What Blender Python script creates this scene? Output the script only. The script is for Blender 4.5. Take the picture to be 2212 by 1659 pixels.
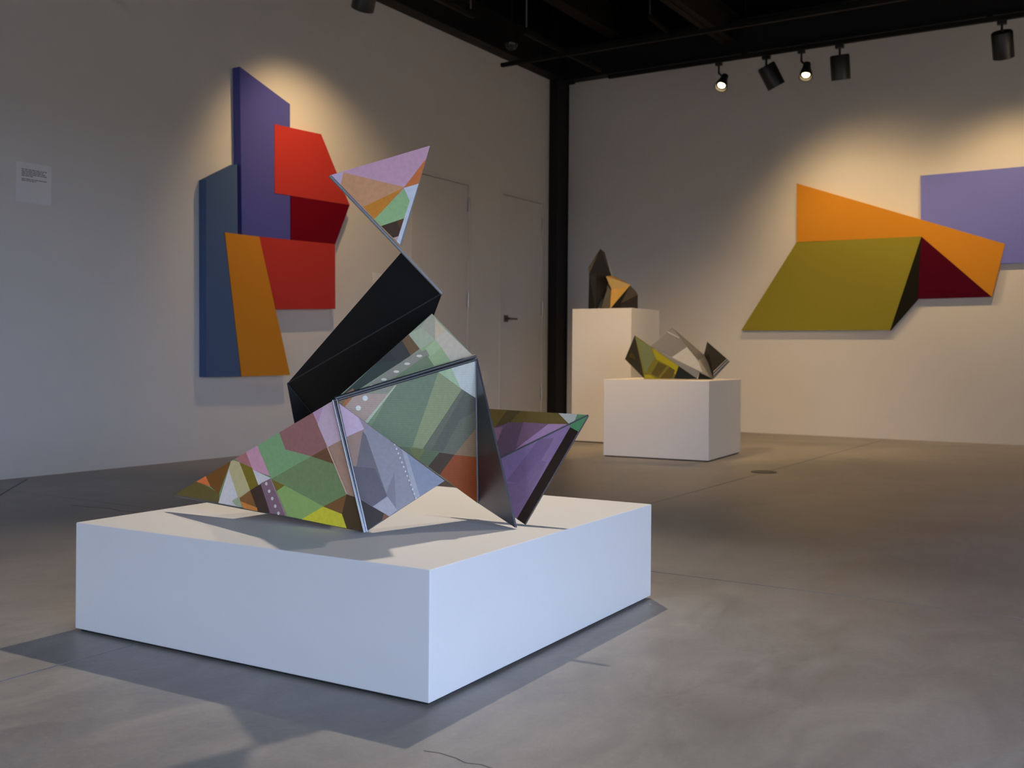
import bpy, bmesh, math, random
from mathutils import Vector, Matrix
random.seed(7)
S = bpy.context.scene
for o in list(bpy.data.objects):
    bpy.data.objects.remove(o)

# ------------------------------------------------------------------ camera
CAM_H, FPX, HORIZON, YAW, ROLL = 0.76, 2267.2, 769.8, 0.5598, 0.0081
XL, YB = -5.8975, 10.406          # left wall plane, back wall plane
XR, YF = 2.4, -3.6                # window wall, wall behind the camera
ZB, ZC = 3.853, 4.85              # underside of the perimeter beams, roof deck
cd = bpy.data.cameras.new('camera')
cam = bpy.data.objects.new('camera', cd)
S.collection.objects.link(cam)
cam.matrix_world = (Matrix.Translation((0, 0, CAM_H)) @ Matrix.Rotation(YAW, 4, 'Z')
                    @ Matrix.Rotation(math.pi / 2, 4, 'X') @ Matrix.Rotation(ROLL, 4, 'Z'))
cd.sensor_width = 36.0
cd.lens = FPX / 2212 * 36.0
cd.shift_y = -(829.5 - HORIZON) / 2212
cd.shift_x = -0.48 / 2212
cd.clip_start = 0.05
cd.dof.use_dof = True
cd.dof.focus_distance = 2.85
cd.dof.aperture_fstop = 6.3
S.camera = cam

# ------------------------------------------------------------------ world / lights / exposure
world = bpy.data.worlds.new('daylight')
S.world = world
world.use_nodes = True
bgn = world.node_tree.nodes['Background']
bgn.inputs[0].default_value = (0.50, 0.655, 0.98, 1)
bgn.inputs[1].default_value = 10.3
S.view_settings.view_transform = 'Standard'
S.view_settings.look = 'None'
S.view_settings.gamma = 1.0
S.view_settings.use_curve_mapping = False
S.view_settings.exposure = 0.0
S.cycles.use_denoising = True
S.cycles.max_bounces = 8
S.cycles.diffuse_bounces = 5
S.cycles.sample_clamp_indirect = 4.0
S.cycles.caustics_reflective = False
S.cycles.caustics_refractive = False

WARM = (1.0, 0.66, 0.32)
KEYC = (1.0, 0.84, 0.66)

def portal(loc, rot, sx, sy):
    l = bpy.data.lights.new('window_portal', 'AREA')
    l.shape = 'RECTANGLE'
    l.size, l.size_y = sx, sy
    l.cycles.is_portal = True
    o = bpy.data.objects.new('window_portal', l)
    S.collection.objects.link(o)
    o.location = loc
    o.rotation_euler = rot
    return o

WIN = (-1.9, 2.3, 0.05, 2.1)       # y0, y1, z0, z1 of the glazed opening in the window wall
portal((XR + .02, (WIN[0] + WIN[1]) / 2, (WIN[2] + WIN[3]) / 2), (0, math.pi / 2, 0), WIN[3] - WIN[2], WIN[1] - WIN[0])
FILL_WIN = (-2.95, -1.8, 0.06, 2.25)      # x0, x1, z0, z1 of an unseen opening added behind the camera for fill light
portal(((FILL_WIN[0] + FILL_WIN[1]) / 2, YF - .02, (FILL_WIN[2] + FILL_WIN[3]) / 2), (math.pi / 2, 0, 0), FILL_WIN[1] - FILL_WIN[0], FILL_WIN[3] - FILL_WIN[2])

# ------------------------------------------------------------------ helpers
CY, SY, CR, SR = math.cos(YAW), math.sin(YAW), math.cos(ROLL), math.sin(ROLL)
EYE = Vector((0, 0, CAM_H))

def ray(u, v):
    du, dv = u - 1106, v - 829.5
    a = CR * du + SR * dv
    b = -SR * du + CR * dv
    kx = a / FPX
    kz = -(b - (HORIZON - 829.5)) / FPX
    return Vector((kx * CY - SY, kx * SY + CY, kz))
def at(u, v, d): return EYE + ray(u, v) * d
def onX(u, v, X):
    r = ray(u, v); return EYE + r * (X / r.x)
def onY(u, v, Y):
    r = ray(u, v); return EYE + r * (Y / r.y)
def onZ(u, v, Z):
    r = ray(u, v); return EYE + r * ((Z - CAM_H) / r.z)
def onP(u, v, p, n):
    r = ray(u, v); return EYE + r * ((p - EYE).dot(n) / r.dot(n))

def lin(c):
    c = c / 255.0
    return c / 12.92 if c <= 0.04045 else ((c + 0.055) / 1.055) ** 2.4

def mat(name, col, rough=0.6, metal=0.0, spec=0.5, noise=0.0, scale=40.0, bump=0.0, emit=None, estr=0.0):
    m = bpy.data.materials.new(name)
    m.use_nodes = True
    nt = m.node_tree
    b = nt.nodes['Principled BSDF']
    b.inputs['Base Color'].default_value = (*col, 1)
    b.inputs['Roughness'].default_value = rough
    b.inputs['Metallic'].default_value = metal
    b.inputs['Specular IOR Level'].default_value = spec
    if emit:
        b.inputs['Emission Color'].default_value = (*emit, 1)
        b.inputs['Emission Strength'].default_value = estr
    tc = nt.nodes.new('ShaderNodeTexCoord')
    nz = nt.nodes.new('ShaderNodeTexNoise')
    nz.inputs['Scale'].default_value = scale
    nz.inputs['Detail'].default_value = 6
    nt.links.new(tc.outputs['Object'], nz.inputs['Vector'])
    mr = nt.nodes.new('ShaderNodeMapRange')
    mr.inputs['To Min'].default_value = 1 - noise
    mr.inputs['To Max'].default_value = 1 + noise
    nt.links.new(nz.outputs['Fac'], mr.inputs['Value'])
    mx = nt.nodes.new('ShaderNodeMix')
    mx.data_type = 'RGBA'; mx.blend_type = 'MULTIPLY'
    mx.inputs['Factor'].default_value = 1.0
    mx.inputs['A'].default_value = (*col, 1)
    nt.links.new(mr.outputs['Result'], mx.inputs['B'])
    nt.links.new(mx.outputs['Result'], b.inputs['Base Color'])
    if bump:
        bp = nt.nodes.new('ShaderNodeBump')
        bp.inputs['Strength'].default_value = bump
        bp.inputs['Distance'].default_value = 0.002
        nt.links.new(nz.outputs['Fac'], bp.inputs['Height'])
        nt.links.new(bp.outputs['Normal'], b.inputs['Normal'])
    return m

def mesh_obj(name, verts, faces, m, parent=None, smooth=False):
    me = bpy.data.meshes.new(name)
    off = parent_origin(parent)
    me.from_pydata([tuple(Vector(v) - off) for v in verts], [], faces)
    me.update()
    if m:
        me.materials.append(m)
    o = bpy.data.objects.new(name, me)
    S.collection.objects.link(o)
    if parent:
        o.parent = parent
    if smooth:
        for p in me.polygons:
            p.use_smooth = True
    bm = bmesh.new(); bm.from_mesh(me)
    bmesh.ops.recalc_face_normals(bm, faces=bm.faces)
    bm.to_mesh(me); bm.free()
    return o

def parent_origin(p):
    v = Vector((0, 0, 0))
    while p:
        v = v + p.location
        p = p.parent
    return v

def thing(name, label, cat, loc, group=None):
    o = bpy.data.objects.new(name, None)
    o.empty_display_size = 0.1
    S.collection.objects.link(o)
    o.location = loc
    tag(o, label, cat, group)
    return o

def tag(o, label, cat, group=None):
    o['label'] = label; o['category'] = cat
    if group: o['group'] = group
    return o

def struct(o, label=None):
    o['kind'] = 'structure'
    if label: o['label'] = label
    return o

def boxv(x0, y0, z0, x1, y1, z1):
    v = [(x0, y0, z0), (x1, y0, z0), (x1, y1, z0), (x0, y1, z0), (x0, y0, z1), (x1, y0, z1), (x1, y1, z1), (x0, y1, z1)]
    f = [(0, 3, 2, 1), (4, 5, 6, 7), (0, 1, 5, 4), (1, 2, 6, 5), (2, 3, 7, 6), (3, 0, 4, 7)]
    return v, f

def boxes(name, lst, m, parent=None, bevel=0):
    V, F = [], []
    for b in lst:
        v, f = boxv(*b)
        n = len(V)
        V += v
        F += [tuple(i + n for i in q) for q in f]
    o = mesh_obj(name, V, F, m, parent)
    if bevel:
        md = o.modifiers.new('bevel', 'BEVEL'); md.width = bevel; md.segments = 2; md.limit_method = 'ANGLE'
    return o

def lathe(name, prof, axis0, axis1, m, parent=None, n=28, cap=True):
    """prof: list of (t, r) along the axis from axis0 to axis1 (t in metres)."""
    a0 = Vector(axis0); d = (Vector(axis1) - a0).normalized()
    u = d.orthogonal().normalized(); w = d.cross(u)
    V, F = [], []
    for t, r in prof:
        for i in range(n):
            a = 2 * math.pi * i / n
            V.append(a0 + d * t + (u * math.cos(a) + w * math.sin(a)) * r)
    for k in range(len(prof) - 1):
        for i in range(n):
            j = (i + 1) % n
            F.append((k * n + i, k * n + j, (k + 1) * n + j, (k + 1) * n + i))
    if cap:
        F.append(tuple(range(n)))
        F.append(tuple((len(prof) - 1) * n + i for i in range(n)))
    o = mesh_obj(name, V, F, m, parent, smooth=True)
    for p in o.data.polygons:
        if len(p.vertices) > 4: p.use_smooth = False
    o.data.set_sharp_from_angle(angle=math.radians(40))
    return o

def rod(name, a, b, r, m, parent=None, n=12):
    L = (Vector(b) - Vector(a)).length
    return lathe(name, [(0, r), (L, r)], a, b, m, parent, n)

def normal3(pts):
    n = (pts[1] - pts[0]).cross(pts[2] - pts[0]).normalized()
    if n.dot(EYE - pts[0]) < 0: n = -n
    return n

def prism(name, pts, n, t, m, parent=None):
    """front polygon pts, body extends t behind (against n)."""
    k = len(pts)
    V = list(pts) + [p - n * t for p in pts]
    F = [tuple(range(k)), tuple(range(2 * k - 1, k - 1, -1))]
    for i in range(k):
        j = (i + 1) % k
        F.append((i, j, k + j, k + i))
    return mesh_obj(name, V, F, m, parent)

def clip(sub, con):
    """clip polygon sub (2d) by convex polygon con (2d)."""
    area = sum(con[i][0] * con[(i + 1) % len(con)][1] - con[(i + 1) % len(con)][0] * con[i][1] for i in range(len(con)))
    sg = 1 if area > 0 else -1
    out = list(sub)
    for i in range(len(con)):
        a, b = con[i], con[(i + 1) % len(con)]
        def side(p): return sg * ((b[0] - a[0]) * (p[1] - a[1]) - (b[1] - a[1]) * (p[0] - a[0]))
        inp, out = out, []
        for j in range(len(inp)):
            p, q = inp[j], inp[(j + 1) % len(inp)]
            sp, sq = side(p), side(q)
            if sp >= 0: out.append(p)
            if (sp >= 0) != (sq >= 0):
                t = sp / (sp - sq)
                out.append((p[0] + (q[0] - p[0]) * t, p[1] + (q[1] - p[1]) * t))
        if not out: return []
    return out

def circle(cx, cy, rx, ry=None, n=12):
    ry = ry or rx
    return [(cx + rx * math.cos(2 * math.pi * i / n), cy + ry * math.sin(2 * math.pi * i / n)) for i in range(n)]

# ------------------------------------------------------------------ materials
M = {}
M['wall'] = mat('white_wall_paint', (0.78, 0.77, 0.75), 0.85, noise=0.02, scale=6, bump=0.05, spec=0.3)
M['door'] = mat('painted_door', (0.74, 0.73, 0.72), 0.6, noise=0.01, scale=5)
M['ped'] = mat('white_plinth_paint', (0.82, 0.82, 0.81), 0.55, noise=0.015, scale=9, bump=0.02)
M['black'] = mat('black_steel', (0.006, 0.006, 0.006), 0.6, noise=0.2, scale=9, spec=0.3)
M['ceil'] = mat('black_deck', (0.006, 0.0058, 0.0055), 0.95, noise=0.3, scale=5, spec=0.1)
M['joist'] = mat('dark_brown_steel', (0.02, 0.016, 0.012), 0.8, noise=0.2, scale=5, spec=0.2)
M['track'] = mat('black_track', (0.006, 0.0055, 0.005), 0.7, noise=0.1, spec=0.2)
M['lamp'] = mat('black_lamp_housing', (0.012, 0.012, 0.012), 0.38, noise=0.1)
M['cable'] = mat('steel_cable', (0.22, 0.21, 0.20), 0.4, 0.6)
M['steel'] = mat('brushed_steel', (0.42, 0.40, 0.38), 0.35, 1.0, noise=0.1)
M['hinge'] = mat('hinge_steel', (0.62, 0.60, 0.58), 0.4, 0.8, noise=0.05)
M['lever'] = mat('dark_bronze_lever', (0.20, 0.17, 0.14), 0.35, 0.9, noise=0.1)
M['plate'] = mat('white_plastic', (0.85, 0.84, 0.80), 0.4)
M['paper'] = mat('white_card', (0.90, 0.90, 0.90), 0.7)
M['ink'] = mat('grey_ink', (0.10, 0.10, 0.11), 0.8)
M['gap'] = mat('dark_gap', (0.02, 0.02, 0.02), 0.9)
M['bulb'] = mat('lamp_lens_glow', (1, 0.9, 0.7), 0.4, emit=(1.0, 0.74, 0.40), estr=14.0)
M['drain'] = mat('drain_iron', (0.05, 0.05, 0.05), 0.5, 0.7, noise=0.2)
M['glossdome'] = mat('gloss_black_dome', (0.01, 0.01, 0.01), 0.12)
M['frame'] = mat('window_frame_black', (0.02, 0.02, 0.02), 0.5)
M['edge'] = mat('panel_edge_aluminium', (0.30, 0.30, 0.29), 0.45, 0.4, noise=0.1)
M['edged'] = mat('panel_edge_dark', (0.10, 0.10, 0.095), 0.5, 0.2, noise=0.1)
M['blackpanel'] = mat('black_lacquer_panel', (0.007, 0.007, 0.007), 0.45, noise=0.1, spec=0.22)
M['chrome'] = mat('polished_steel_rod', (0.40, 0.43, 0.47), 0.25, 1.0)
M['darkbar'] = mat('dark_grey_metal_bar', (0.09, 0.09, 0.09), 0.4, 0.6)

# polished concrete
def concrete():
    m = bpy.data.materials.new('polished_concrete'); m.use_nodes = True
    nt = m.node_tree; b = nt.nodes['Principled BSDF']; L = nt.links.new
    tc = nt.nodes.new('ShaderNodeTexCoord')
    def nz(scale, det, rough=0.6, dist=0.0, sc=(1, 1, 1)):
        mp = nt.nodes.new('ShaderNodeMapping'); mp.inputs['Scale'].default_value = sc
        L(tc.outputs['Object'], mp.inputs['Vector'])
        n = nt.nodes.new('ShaderNodeTexNoise')
        n.inputs['Scale'].default_value = scale; n.inputs['Detail'].default_value = det
        n.inputs['Roughness'].default_value = rough; n.inputs['Distortion'].default_value = dist
        L(mp.outputs['Vector'], n.inputs['Vector']); return n
    n1 = nz(0.9, 6, 0.6, 0.6); n2 = nz(5.0, 8, 0.65, 1.2, (1, 0.55, 1)); n3 = nz(60, 6, 0.7)
    r1 = nt.nodes.new('ShaderNodeValToRGB')
    r1.color_ramp.elements[0].position = 0.3; r1.color_ramp.elements[0].color = (0.220, 0.203, 0.184, 1)
    r1.color_ramp.elements[1].position = 0.72; r1.color_ramp.elements[1].color = (0.327, 0.308, 0.284, 1)
    L(n1.outputs['Fac'], r1.inputs['Fac'])
    r2 = nt.nodes.new('ShaderNodeMapRange'); r2.inputs['From Min'].default_value = 0.3; r2.inputs['From Max'].default_value = 0.7
    r2.inputs['To Min'].default_value = 0.80; r2.inputs['To Max'].default_value = 1.18
    L(n2.outputs['Fac'], r2.inputs['Value'])
    r3 = nt.nodes.new('ShaderNodeMapRange'); r3.inputs['To Min'].default_value = 0.84; r3.inputs['To Max'].default_value = 1.16
    L(n3.outputs['Fac'], r3.inputs['Value'])
    mu = nt.nodes.new('ShaderNodeMath'); mu.operation = 'MULTIPLY'
    L(r2.outputs['Result'], mu.inputs[0]); L(r3.outputs['Result'], mu.inputs[1])
    mx = nt.nodes.new('ShaderNodeMix'); mx.data_type = 'RGBA'; mx.blend_type = 'MULTIPLY'; mx.inputs['Factor'].default_value = 1
    L(r1.outputs['Color'], mx.inputs['A']); L(mu.outputs['Value'], mx.inputs['B'])
    L(mx.outputs['Result'], b.inputs['Base Color'])
    rr = nt.nodes.new('ShaderNodeMapRange'); rr.inputs['To Min'].default_value = 0.30; rr.inputs['To Max'].default_value = 0.52
    L(n2.outputs['Fac'], rr.inputs['Value']); L(rr.outputs['Result'], b.inputs['Roughness'])
    b.inputs['Specular IOR Level'].default_value = 0.5
    bp = nt.nodes.new('ShaderNodeBump'); bp.inputs['Strength'].default_value = 0.22; bp.inputs['Distance'].default_value = 0.004
    n4 = nz(22, 5, 0.6, 2.0, (1, 0.6, 1))
    L(n4.outputs['Fac'], bp.inputs['Height']); L(bp.outputs['Normal'], b.inputs['Normal'])
    return m
M['concrete'] = concrete()

def print_mat(name, rough=0.38, lines=False):
    m = bpy.data.materials.new(name); m.use_nodes = True
    nt = m.node_tree; b = nt.nodes['Principled BSDF']; L = nt.links.new
    at_ = nt.nodes.new('ShaderNodeAttribute'); at_.attribute_name = 'Col'
    tc = nt.nodes.new('ShaderNodeTexCoord')
    nz = nt.nodes.new('ShaderNodeTexNoise'); nz.inputs['Scale'].default_value = 90; nz.inputs['Detail'].default_value = 5
    L(tc.outputs['Object'], nz.inputs['Vector'])
    mr = nt.nodes.new('ShaderNodeMapRange'); mr.inputs['To Min'].default_value = 0.86; mr.inputs['To Max'].default_value = 1.14
    L(nz.outputs['Fac'], mr.inputs['Value'])
    src = mr.outputs['Result']
    if lines:
        wv = nt.nodes.new('ShaderNodeTexWave'); wv.bands_direction = 'Z'; wv.inputs['Scale'].default_value = 62
        L(tc.outputs['Object'], wv.inputs['Vector'])
        m2 = nt.nodes.new('ShaderNodeMapRange'); m2.inputs['To Min'].default_value = 0.88; m2.inputs['To Max'].default_value = 1.08
        L(wv.outputs['Fac'], m2.inputs['Value'])
        mm = nt.nodes.new('ShaderNodeMath'); mm.operation = 'MULTIPLY'
        L(src, mm.inputs[0]); L(m2.outputs['Result'], mm.inputs[1]); src = mm.outputs['Value']
    mx = nt.nodes.new('ShaderNodeMix'); mx.data_type = 'RGBA'; mx.blend_type = 'MULTIPLY'; mx.inputs['Factor'].default_value = 1
    L(at_.outputs['Color'], mx.inputs['A']); L(src, mx.inputs['B'])
    L(mx.outputs['Result'], b.inputs['Base Color'])
    b.inputs['Roughness'].default_value = rough
    b.inputs['Specular IOR Level'].default_value = 0.2
    return m
M['print'] = print_mat('printed_panel_face')
M['printl'] = print_mat('printed_panel_face_lined', 0.36, True)

# ------------------------------------------------------------------ the room
# floor: poured slabs with sawn joints between them
JX, JY, G = -2.285, 3.425, 0.0035
floor = struct(boxes('floor', [(XL - .3, YF - .3, -0.30, XR + .3, YB + .3, -0.06)], M['gap']), 'dark bed under the concrete slabs')
for (x0, x1) in ((XL - .15, JX - G), (JX + G, XR + .15)):
    for (y0, y1) in ((YF - .15, JY - G), (JY + G, YB + .15)):
        o = boxes('slab', [(x0, y0, -0.06, x1, y1, 0)], M['concrete'], floor)
def crack(px, w):
    pts = [onZ(u, v, 0) for u, v in px]
    V, F = [], []
    for i, p in enumerate(pts):
        a = pts[max(i - 1, 0)]; b = pts[min(i + 1, len(pts) - 1)]
        d = (b - a).normalized(); n = Vector((-d.y, d.x, 0)) * w / 2
        for q in (p - n, p + n):
            V += [Vector((q.x, q.y, .0002)), Vector((q.x, q.y, .0008))]
    for i in range(len(pts) - 1):
        k = i * 4
        F += [(k + 1, k + 3, k + 7, k + 5), (k, k + 4, k + 6, k + 2), (k, k + 1, k + 5, k + 4), (k + 2, k + 6, k + 7, k + 3)]
    return mesh_obj('crack', V, F, M['crackm'], floor)
M['crackm'] = mat('crack_filler', (0.13, 0.12, 0.115), .8)
crack([(-60, 1105), (0, 1070), (30, 1052), (60, 1035)], .009)
crack([(150, 1091), (200, 1096), (240, 1099), (262, 1104), (300, 1107)], .004)
crack([(915, 1622), (950, 1627), (985, 1638), (1005, 1648), (1040, 1652), (1085, 1668)], .0014)
ceiling = struct(boxes('ceiling', [(XL - .3, YF - .3, ZC, XR + .3, YB + .3, ZC + .15)], M['ceil']), 'black painted roof deck')

D1 = (7.69, 8.575); D2 = (9.205, 10.02); DH = 2.452; TW = 0.2   # door openings in the left wall
FR = 0.045
wl = []
def lw(y0, y1, z0, z1): wl.append((XL - TW, y0, z0, XL, y1, z1))
lw(YF - .2, D1[0] - FR, 0, ZB + .1)
lw(D1[0] - FR, D1[1] + FR, DH + FR, ZB + .1)
lw(D1[1] + FR, D2[0] - FR, 0, ZB + .1)
lw(D2[0] - FR, D2[1] + FR, DH + FR, ZB + .1)
lw(D2[1] + FR, YB + .2, 0, ZB + .1)
wall_left = struct(boxes('wall_left', wl, M['wall']), 'long white gallery wall on the left')
wall_back = struct(boxes('wall_back', [(XL, YB, 0, XR + .2, YB + TW, ZB + .1)], M['wall']), 'white gallery wall at the back')
y0, y1, z0, z1 = WIN
wall_right = struct(boxes('wall_right', [(XR, YF - .2, 0, XR + TW, y0, ZC), (XR, y1, 0, XR + TW, YB, ZC),
                                         (XR, y0, 0, XR + TW, y1, z0), (XR, y0, z1, XR + TW, y1, ZC)], M['wall']), 'white wall with the window')
x0, x1, z2, z3 = FILL_WIN
wall_front = struct(boxes('wall_front', [(XL, YF - TW, 0, x0, YF, ZC), (x1, YF - TW, 0, XR, YF, ZC),
                                         (x0, YF - TW, z3, x1, YF, ZC), (x0, YF - TW, 0, x1, YF, z2)], M['wall']), 'white wall behind the viewer')
win = struct(boxes('window_1', [(XR + .06, y0, z0, XR + .12, y0 + .06, z1), (XR + .06, y1 - .06, z0, XR + .12, y1, z1),
                                (XR + .06, y0, z0, XR + .12, y1, z0 + .06), (XR + .06, y0, z1 - .06, XR + .12, y1, z1)], M['frame']),
             'large black framed window')
fill_win = struct(boxes('fill_window', [(x0, YF - .12, z2, x0 + .06, YF - .06, z3), (x1 - .06, YF - .12, z2, x1, YF - .06, z3),
                                 (x0, YF - .12, z2, x1, YF - .06, z2 + .06), (x0, YF - .12, z3 - .06, x1, YF - .06, z3)], M['frame']),
              'unseen black framed opening, added behind the viewer to let in fill light')
for k in (1, 2, 3):
    yy = y0 + (y1 - y0) * k / 4
    boxes('mullion', [(XR + .06, yy - .025, z0 + .06, XR + .12, yy + .025, z1 - .06)], M['frame'], win)

struct(boxes('ground', [(XR + TW, -60, -.12, 60, 40, -.05), (XL - 30, -60, -.12, XR + TW, YF - TW - .1, -.05)], mat('pavement', (0.16, 0.155, 0.15), .9, noise=.1, scale=3)), 'grey pavement outside the window')

# upper dark parts above the white walls, perimeter beams
b = boxes('trim_1', [(XL - TW, YF, ZB + .1, XL, YB + TW, ZC)], M['ceil']); struct(b, 'black upper wall above the left gallery wall')
b = boxes('trim_2', [(XL, YB, ZB + .1, XR, YB + TW, ZC)], M['ceil']); struct(b, 'black upper wall above the back gallery wall')
def ibeam_x(name, y, z, h, w, x0, x1, m, parent=None):
    return boxes(name, [(x0, y - w / 2, z, x1, y + w / 2, z + .018), (x0, y - w / 2, z + h - .018, x1, y + w / 2, z + h),
                        (x0, y - .007, z, x1, y + .007, z + h)], m, parent)
def ibeam_y(name, x, z, h, w, y0, y1, m, parent=None):
    return boxes(name, [(x - w / 2, y0, z, x + w / 2, y1, z + .018), (x - w / 2, y0, z + h - .018, x + w / 2, y1, z + h),
                        (x - .007, y0, z, x + .007, y1, z + h)], m, parent)
struct(ibeam_y('trim_3', XL + .075, ZB, .36, .15, YF, YB - .16, M['black']), 'black steel beam along the top of the left wall')
struct(ibeam_x('trim_4', YB - .075, ZB, .36, .15, XL, XR, M['black']), 'black steel beam along the top of the back wall')
# steel column in the corner (H section)
cy0 = 10.149
struct(boxes('trim_5', [(XL + .002, cy0, 0, XL + .112, cy0 + .016, ZC), (XL + .002, YB - .018, 0, XL + .112, YB - .002, ZC),
                        (XL + .04, cy0 + .016, 0, XL + .10, YB - .018, ZC)], M['black']), 'black steel column in the room corner')
struct(boxes('trim_6', [(XL + .113, YB - .08, ZB - .018, XL + .19, YB - .012, ZB - .001)], M['black']), 'small bracket under the corner beam')
# roof joists
for k, x in enumerate((-5.2, -3.87, -2.5, -1.15, 0.2)):
    struct(ibeam_y('trim_%d' % (7 + k), x, 4.0 if k == 1 else 4.28, .3, .15, YF, YB - .01, M['joist']), 'dark steel roof joist')
for k, y in enumerate((2.4, 4.4, 6.4, 8.95)):
    struct(ibeam_x('trim_%d' % (12 + k), y, 4.60, .2, .12, XL, XR, M['joist']), 'dark steel cross purlin under the deck')

# doors (flush slabs set into steel frames)
def door(n, y0, y1, hinges, lever, label):
    d = boxes('door_%d' % n, [(XL - .055, y0 + .004, .008, XL - .006, y1 - .004, DH - .006)], M['door'])
    struct(d, label)
    fr = boxes('door_frame', [(XL - .10, y0 - FR, 0, XL + .004, y0, DH + FR), (XL - .10, y1, 0, XL + .004, y1 + FR, DH + FR),
                              (XL - .10, y0, DH, XL + .004, y1, DH + FR)], M['door'], d)
    boxes('door_stop', [(XL - .12, y0 - FR, 0, XL - .10, y1 + FR, DH + FR)], M['gap'], d)
    for z in hinges:
        rod('hinge', (XL + .008, y1 - .002, z - .07), (XL + .008, y1 - .002, z + .07), .014, M['hinge'], d)
    if lever:
        ly, lz = lever
        h = boxes('door_handle', [(XL - .006, ly - .035, lz - .035, XL + .004, ly + .035, lz + .035)], M['lever'], d)
        lathe('spindle', [(0, .012), (.05, .012)], (XL + .004, ly, lz), (XL + .06, ly, lz), M['lever'], h, 14)
        boxes('lever', [(XL + .045, ly - .012, lz - .009, XL + .062, ly + .13, lz + .009)], M['lever'], h, .004)
    return d
door(1, D1[0], D1[1], (2.255, 1.315, .35), None, 'flush painted door behind the large sculpture')
door(2, D2[0], D2[1], (2.225, 1.29, .35), (9.285, 1.155), 'flush painted door beside the black corner column')

# electrical plate, label cards
p = onX(1048, 817, XL)
sw = boxes('wall_switch', [(XL + .0005, p.y - .045, p.z - .075, XL + .006, p.y + .045, p.z + .075)], M['plate'], None, .002)
tag(sw, 'small white cover plate low on the wall between the two doors', 'wall plate')
p = onX(815, 601, XL)
c_ = boxes('label_card', [(XL + .0005, p.y - .06, p.z - .045, XL + .004, p.y + .06, p.z + .045)], M['paper'])
tag(c_, 'tiny white label card right of the purple and red wall piece', 'card')
p = onY(1500, 633, YB)
c_ = boxes('label_card', [(p.x - .045, YB - .004, p.z - .02, p.x + .045, YB - .0005, p.z + .02)], M['wall'])
tag(c_, 'tiny faint label card on the back wall above the low plinth', 'card')

cy, cz0, cz1 = (3.766, 3.999), 1.672, 1.914
wt = thing('wall_text', 'white text card on the left wall, far from the wall piece', 'card', (XL, 3.88, 1.672))
boxes('card', [(XL + .0005, cy[0], cz0, XL + .004, cy[1], cz1)], M['paper'], wt)
random.seed(3)
rows = [(.845, .86), (.805, .76), (.765, .82), (.725, .86), (.685, .46), (.605, .86), (.565, .55)]
for i, (fz, x1) in enumerate(rows):
    z = cz0 + (cz1 - cz0) * (fz - .02)
    x = .14; V = []
    while x < x1 - .02:
        wd = min(random.uniform(.05, .13), x1 - x)
        ya, yb = cy[0] + (cy[1] - cy[0]) * x, cy[0] + (cy[1] - cy[0]) * (x + wd)
        V.append((XL + .004, ya, z - .0022, XL + .0043, yb, z + .0022))
        x += wd + .018
    boxes('text_line', V, M['ink'], wt)

# floor drain
dc = onZ(1650, 1020, 0)
dr = thing('floor_drain', 'round dark metal cover set flush in the concrete floor', 'floor drain', (dc.x, dc.y, 0))
lathe('rim', [(0, .085), (.003, .085), (.003, .07), (.001, .07)], (dc.x, dc.y, .0005), (dc.x, dc.y, 1), M['drain'], dr, 40, False)
lathe('cover', [(0, .068), (.0022, .066)], (dc.x, dc.y, .0003), (dc.x, dc.y, 1), M['drain'], dr, 40)

# ------------------------------------------------------------------ plinths
def plinth(label, front, ang, w, d, h):
    t = thing('plinth', label, 'plinth', (front[0], front[1], 0), 'white display plinths')
    t.rotation_euler.z = ang
    V, F = boxv(-w, 0, .008, 0, d, h)
    me = bpy.data.meshes.new('plinth_body'); me.from_pydata(V, [], F); me.materials.append(M['ped'])
    o = bpy.data.objects.new('plinth_body', me); S.collection.objects.link(o); o.parent = t
    md = o.modifiers.new('bevel', 'BEVEL'); md.width = .0025; md.segments = 2
    V, F = boxv(-w + .012, .012, 0, -.012, d - .012, .009)
    me = bpy.data.meshes.new('base'); me.from_pydata(V, [], F); me.materials.append(M['gap'])
    o = bpy.data.objects.new('base', me); S.collection.objects.link(o); o.parent = t
    return t
PH = .297
plinth('wide low white plinth in the foreground under the large folded sculpture', (-1.3514, 1.8297), math.radians(1.524), 1.178, 1.2147, PH)
plinth('white cube plinth under the small green and silver sculpture', (-2.85, 7.26), math.radians(4.5), .83, .86, .592)
plinth('tall white plinth under the black and gold sculpture', (-3.972, 8.284), 0.0, .585, .59, 1.19)

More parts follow.
